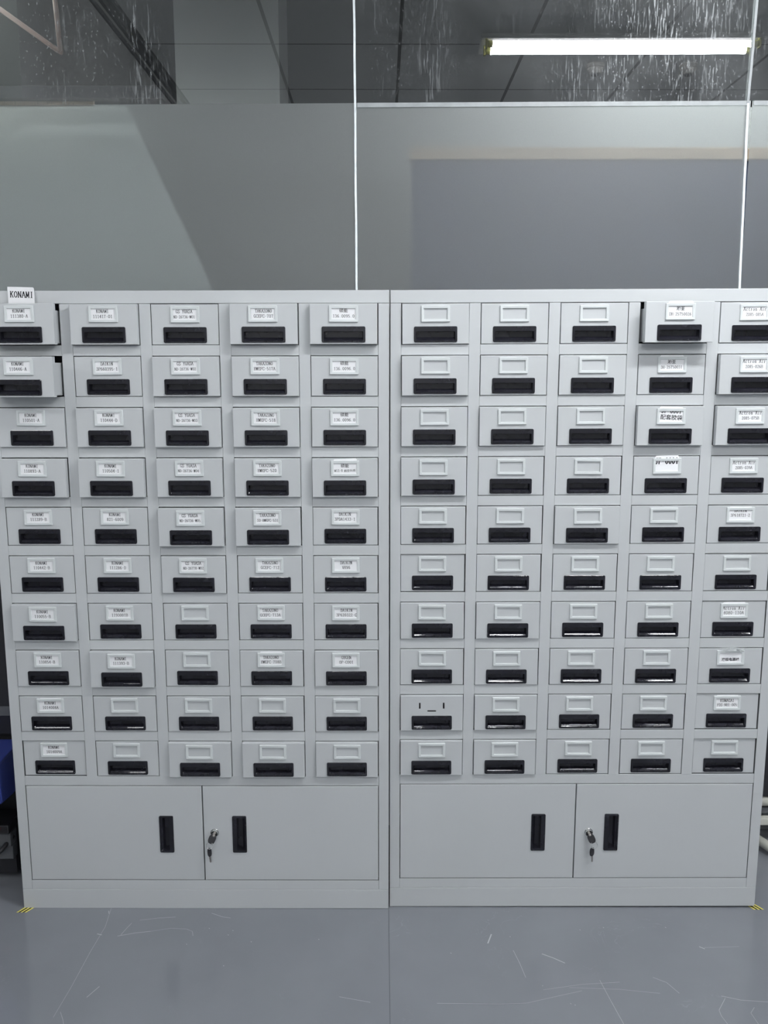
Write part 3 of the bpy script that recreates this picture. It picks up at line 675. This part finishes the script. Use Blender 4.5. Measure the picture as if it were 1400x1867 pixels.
def make_cabinet(side, loc, rot, label, t):
    root = empty('drawer_cabinet', loc, rot); tag(root, label, 'cabinet')
    frame_obj(root, t)
    for r in range(10):
        for c in range(5):
            p = PULL[side][r][c]/1000; u = SID+c*(AO+PIL)+AO/2+DXS[side][r][c]*.0008
            z = ZT-r*RP-OH/2-.0004
            slot = side == 'R' and r == 8 and c == 0
            tilt = random.uniform(-.002, .002); yaw = random.uniform(-.004, .004) if p > .004 else 0
            dr = link('drawer', DRAWER_SLOT if slot else DRAWER, root, (u, -p, z+t*u), (0, tilt-t, yaw))
            link('handle', HANDLE, dr, (0, 0, HZ))
            if slot:
                dr['label'] = 'drawer without label holder, three black slots'
                continue
            link('label_holder', HOLDER, dr, (random.uniform(-.0012, .0012), 0, LZ+random.uniform(-.0004, .0004)), (0, random.uniform(-.006, .006), 0))
            sp = CARDS[side][r][c]
            if sp: link('label_card', make_card(side, r, c, sp), dr, (random.uniform(-.0008, .0008), 0, LZ), (0, random.uniform(-.01, .01), 0))
    door(root, True, t); d = door(root, False, t)
    return root, d
LR, RR = -0.00832, -0.00733
lcab, ldoor = make_cabinet('L', (-W_*math.cos(LR), -W_*math.sin(LR)*-1*-1, -0.0010), (0, 0, LR), 'left grey steel drawer cabinet whose drawers mostly carry printed name cards', .0018)
rcab, rdoor = make_cabinet('R', (0.00338, 0.00984, 0.0014), (0, 0, RR), 'right grey steel drawer cabinet whose label holders are mostly empty', .0044)
lock(ldoor, 0.5805, 0.2461); lock(rdoor, 0.588, 0.2428)
# crumpled clear tape over one holder of the right cabinet is part of that drawer
for ch in rcab.children:
    if ch.name.startswith('drawer') and abs(ch.location.x-(SID+4*(AO+PIL)+AO/2)) < .01 and abs(ch.location.z-(ZT-7*RP-OH/2)) < .02:
        bm = bmesh.new()
        for k in range(7):
            x0 = random.uniform(-.034, -.01); x1 = random.uniform(.02, .045); z0 = .046+random.uniform(0, .010)
            pts = [(x0+(x1-x0)*t/8, -.003-.010*math.sin(math.pi*t/8)*random.uniform(.6, 1), z0+.006*math.sin(math.pi*t/8)-.006*(t/8)*random.uniform(0, 1.5)) for t in range(9)]
            tube_path(bm, pts, .0006, 6)
        obj('tape_strip', bm, M['holder'], ch)['label'] = 'crumpled clear tape'

# ------------------------------------------------------------------ keys hanging in the locks
def key_head(bm, hw, hl):
    pts = []
    for k in range(24):
        a = 2*math.pi*k/24; x = math.cos(a); z = math.sin(a)
        x = math.copysign(abs(x)**.7, x)*hw; z = math.copysign(abs(z)**.75, z)*hl
        pts.append((x, z))
    inn = [(x*.82, z*.86) for x, z in pts]
    rings(bm, [(inn, .0022), (pts, .0014), (pts, -.0014), (inn, -.0022)], cap_first=True)
def blade(bm, z0, z1):
    bm_v = [(-.0028, z0), (.0028, z0), (.0028, z1+.003), (.0008, z1), (-.0012, z1+.001), (-.0026, z1+.005), (-.0012, z1+.009), (-.0028, z1+.013)]
    A = [bm.verts.new((x, -.001, z)) for x, z in bm_v]; B = [bm.verts.new((x, .001, z)) for x, z in bm_v]
    bm.faces.new(A); bm.faces.new(B[::-1]); n = len(A)
    for i in range(n): bm.faces.new((A[i], B[i], B[(i+1) % n], A[(i+1) % n]))
def keys(cab, u, z, sgn, label):
    mw = cab.matrix_basis if False else Matrix.Translation(cab.location) @ cab.rotation_euler.to_matrix().to_4x4()
    root = empty('key_bunch', mw @ Vector((u, -.0085, z)), cab.rotation_euler); tag(root, label, 'keys')
    # key in the lock: head points down and a little sideways, standing out of the lock
    k1 = empty('key', (0, 0, 0)); bpy.data.objects.remove(k1)
    bm = bmesh.new(); key_head(bm, .0105, .0135); me = mesh_from('key', bm, M['black_matte'])
    a = math.radians(24)*sgn
    h1 = link('key', me, root, (-math.sin(a)*.011, -.011, -.0100), (math.radians(-20), a, 0)); h1['label'] = 'black headed key turned in the lock'
    bm = bmesh.new(); box(bm, -.003, .003, -.001, .001, .010, .022); cyl(bm, (0, 0, .008), (0, 0, .013), .004, 10); obj('key_shank', bm, M['keysteel'], h1)
    bm = bmesh.new(); cxr, czr = -.011*sgn, -.0265
    tube_path(bm, [(cxr+.0095*math.cos(t*math.pi/14), -.018+.003*math.sin(t*math.pi/14), czr+.0095*math.sin(t*math.pi/14)) for t in range(29)], .0007, 8)
    obj('key_ring', bm, M['chrome'], root)
    bm = bmesh.new(); key_head(bm, .0062 if sgn > 0 else .0085, .0135); me = mesh_from('key', bm, M['black_matte'])
    x2 = -.0125 if sgn > 0 else .0068
    h2 = link('key', me, root, (x2, -.014, -.0500), (0, math.radians(-3), math.radians(35))); h2['label'] = 'spare key hanging from the ring'
    bm = bmesh.new(); blade(bm, -.012, -.0335); obj('key_blade', bm, M['keysteel'], h2)
    bm = bmesh.new(); tube_path(bm, [(.0, -.0015, .010), (.001, -.003, .014), (0, .002, .0165)], .0008, 6); obj('key_loop', bm, M['chrome'], h2)
keys(lcab, .5805, .2461, 1, 'black keys hanging from the door lock of the left cabinet')
keys(rcab, .588, .2428, -1, 'black keys hanging from the door lock of the right cabinet')

# ------------------------------------------------------------------ loose paper card in the top left drawer
bm = bmesh.new(); pw = .070
pts = [(-pw/2, 0), (pw/2, 0), (pw/2, .083), (pw/2-.003, .0865), (-pw/2-.001, .088)]
A = [bm.verts.new((x, 0, z)) for x, z in pts]; B = [bm.verts.new((x, .0004, z)) for x, z in pts]
bm.faces.new(A); bm.faces.new(B[::-1])
for i in range(5): bm.faces.new((A[i], B[i], B[(i+1) % 5], A[(i+1) % 5]))
strokes(bm, 'KONAMI', .001, .0600, .0105, .0155, -.0004, rot=-.03, bold=1.1)
me = bpy.data.meshes.new('paper_card'); bm.to_mesh(me); bm.free(); me.materials.append(M['paper']); me.materials.append(M['ink'])
pcard = link('paper_card', me, None, (-W_+.1152, -.0075+.009, 1.7235)); pcard.rotation_euler = (-.01, 0, LR)
tag(pcard, 'white printed paper card standing up above the top left drawer', 'card')

# ------------------------------------------------------------------ hazard tape corners on the floor
def hazard(x, y, sgn, label):
    bm = bmesh.new(); w2, d2 = .015, .016; n = 5
    sl = .020*sgn
    outline = lambda t: t
    xs = [-w2+2*w2*k/n for k in range(n+1)]
    for k in range(n):
        a, b = xs[k], xs[k+1]
        top = .0 if (a*sgn < -w2*.6) else d2
        q = [(a-sl*.5, -d2), (b-sl*.5, -d2), (b+sl*.5, d2), (a+sl*.5, d2)]
        V = [bm.verts.new((px, py, .0006)) for px, py in q]; f = bm.faces.new(V); f.material_index = k % 2
    return tag(link('hazard_tape', (lambda me: (me.materials.append(M['yellow']), me.materials.append(M['ink']), me)[-1])(_m(bm)), None, (x, y, 0)), label, 'tape')
def _m(bm):
    me = bpy.data.meshes.new('hazard_tape'); bm.to_mesh(me); bm.free(); return me
hazard(-1.083, .001, 1, 'yellow and black striped tape under the front corner of the left cabinet')
hazard(1.098, .008, -1, 'yellow and black striped tape under the front corner of the right cabinet')

# ------------------------------------------------------------------ things left of the cabinets
bm = bmesh.new(); box(bm, -1.75, -1.128, .20, .40, .46, .945, .01)
t = obj('black_case', bm, M['machine']); tag(t, 'tall black glossy machine housing at the left edge', 'machine')
bm = bmesh.new(); box(bm, -1.75, -1.127, .194, .202, .53, .56, .002); obj('front_strip', bm, M['machine_grey'], t)
bm = bmesh.new(); box(bm, -1.72, -1.14, .21, .39, .0, .46); obj('base', bm, M['black_matte'], t)
# blue bin with a sloping front, in front of it
root = empty('blue_bin', (-1.36, .09, .20)); tag(root, 'blue plastic bin beside the left cabinet', 'bin')
bm = bmesh.new()
prof = [(-.06, .06), (-.07, .255), (.09, .255), (.09, .06), (.03, .05)]
A = [bm.verts.new((-.22, y, z-.05*(z < .1))) for y, z in prof]; B = [bm.verts.new((.213, y, z+.062*(z < .1))) for y, z in prof]
bm.faces.new(A); bm.faces.new(B[::-1])
for i in range(5): bm.faces.new((A[i], B[i], B[(i+1) % 5], A[(i+1) % 5]))
bmesh.ops.bevel(bm, geom=bm.edges[:], offset=.004, segments=2, affect='EDGES')
obj('body', bm, M['blue'], root)
bm = bmesh.new(); box(bm, -.225, .218, -.085, .095, .247, .258, .003); obj('rim', bm, M['blue'], root)
# equipment under it
root = empty('floor_machine', (-1.4, .2, 0)); tag(root, 'dark grey low machine with a red light beside the left cabinet', 'machine')
bm = bmesh.new(); box(bm, -.3, .235, -.10, .0, .185, .215, .004); box(bm, -.3, .225, -.04, .0, .02, .185); obj('body', bm, M['machine'], root)
bm = bmesh.new(); box(bm, -.3, .232, -.085, -.04, .135, .180, .004); box(bm, .165, .232, -.075, -.04, .088, .135, .003); obj('cover', bm, M['machine_grey'], root)
bm = bmesh.new(); cyl(bm, (.205, -.101, .202), (.205, -.104, .205), .0035, 10); obj('indicator_light', bm, M['led'], root)['label'] = 'small red light'
bm = bmesh.new(); tube_path(bm, [(-1.17, .14, .16), (-1.19, .10, .135), (-1.22, .08, .112), (-1.26, .07, .098), (-1.32, .07, .09), (-1.4, .08, .05), (-1.5, .09, .008)], .007)
tag(obj('cable', bm, M['black_matte']), 'black cable bending past the low machine beside the left cabinet', 'cable')

# ------------------------------------------------------------------ things right of the cabinets
root = empty('tube_frame_stand', (1.5, .4, 0)); tag(root, 'cream painted steel tube stand beside the right cabinet', 'stand')
bm = bmesh.new(); tube_path(bm, [(-.30, -.02, .145), (.5, -.02, .145)], .016, 14); obj('upper_rail', bm, M['cream'], root)
bm = bmesh.new(); box(bm, -.30, .5, -.04, -.015, .066, .09, .003); obj('lower_rail', bm, M['cream'], root)
bm = bmesh.new(); tube_path(bm, [(-.262, -.04, .030), (-.215, -.15, .026), (-.13, -.36, .022)], .016, 14); obj('foot', bm, M['cream'], root)
bm = bmesh.new(); tube_path(bm, [(-.27, .0, .02), (-.27, .0, .5)], .014, 12); obj('upright', bm, M['cream'], root)
bm = bmesh.new(); box(bm, -.29, .5, -.03, .0, .165, .62, .003); obj('back_panel', bm, M['machine'], root)['label'] = 'dark panel'
bm = bmesh.new(); box(bm, -.29, .5, -.02, .0, .10, .12, .003); obj('cross_panel', bm, M['machine_grey'], root)
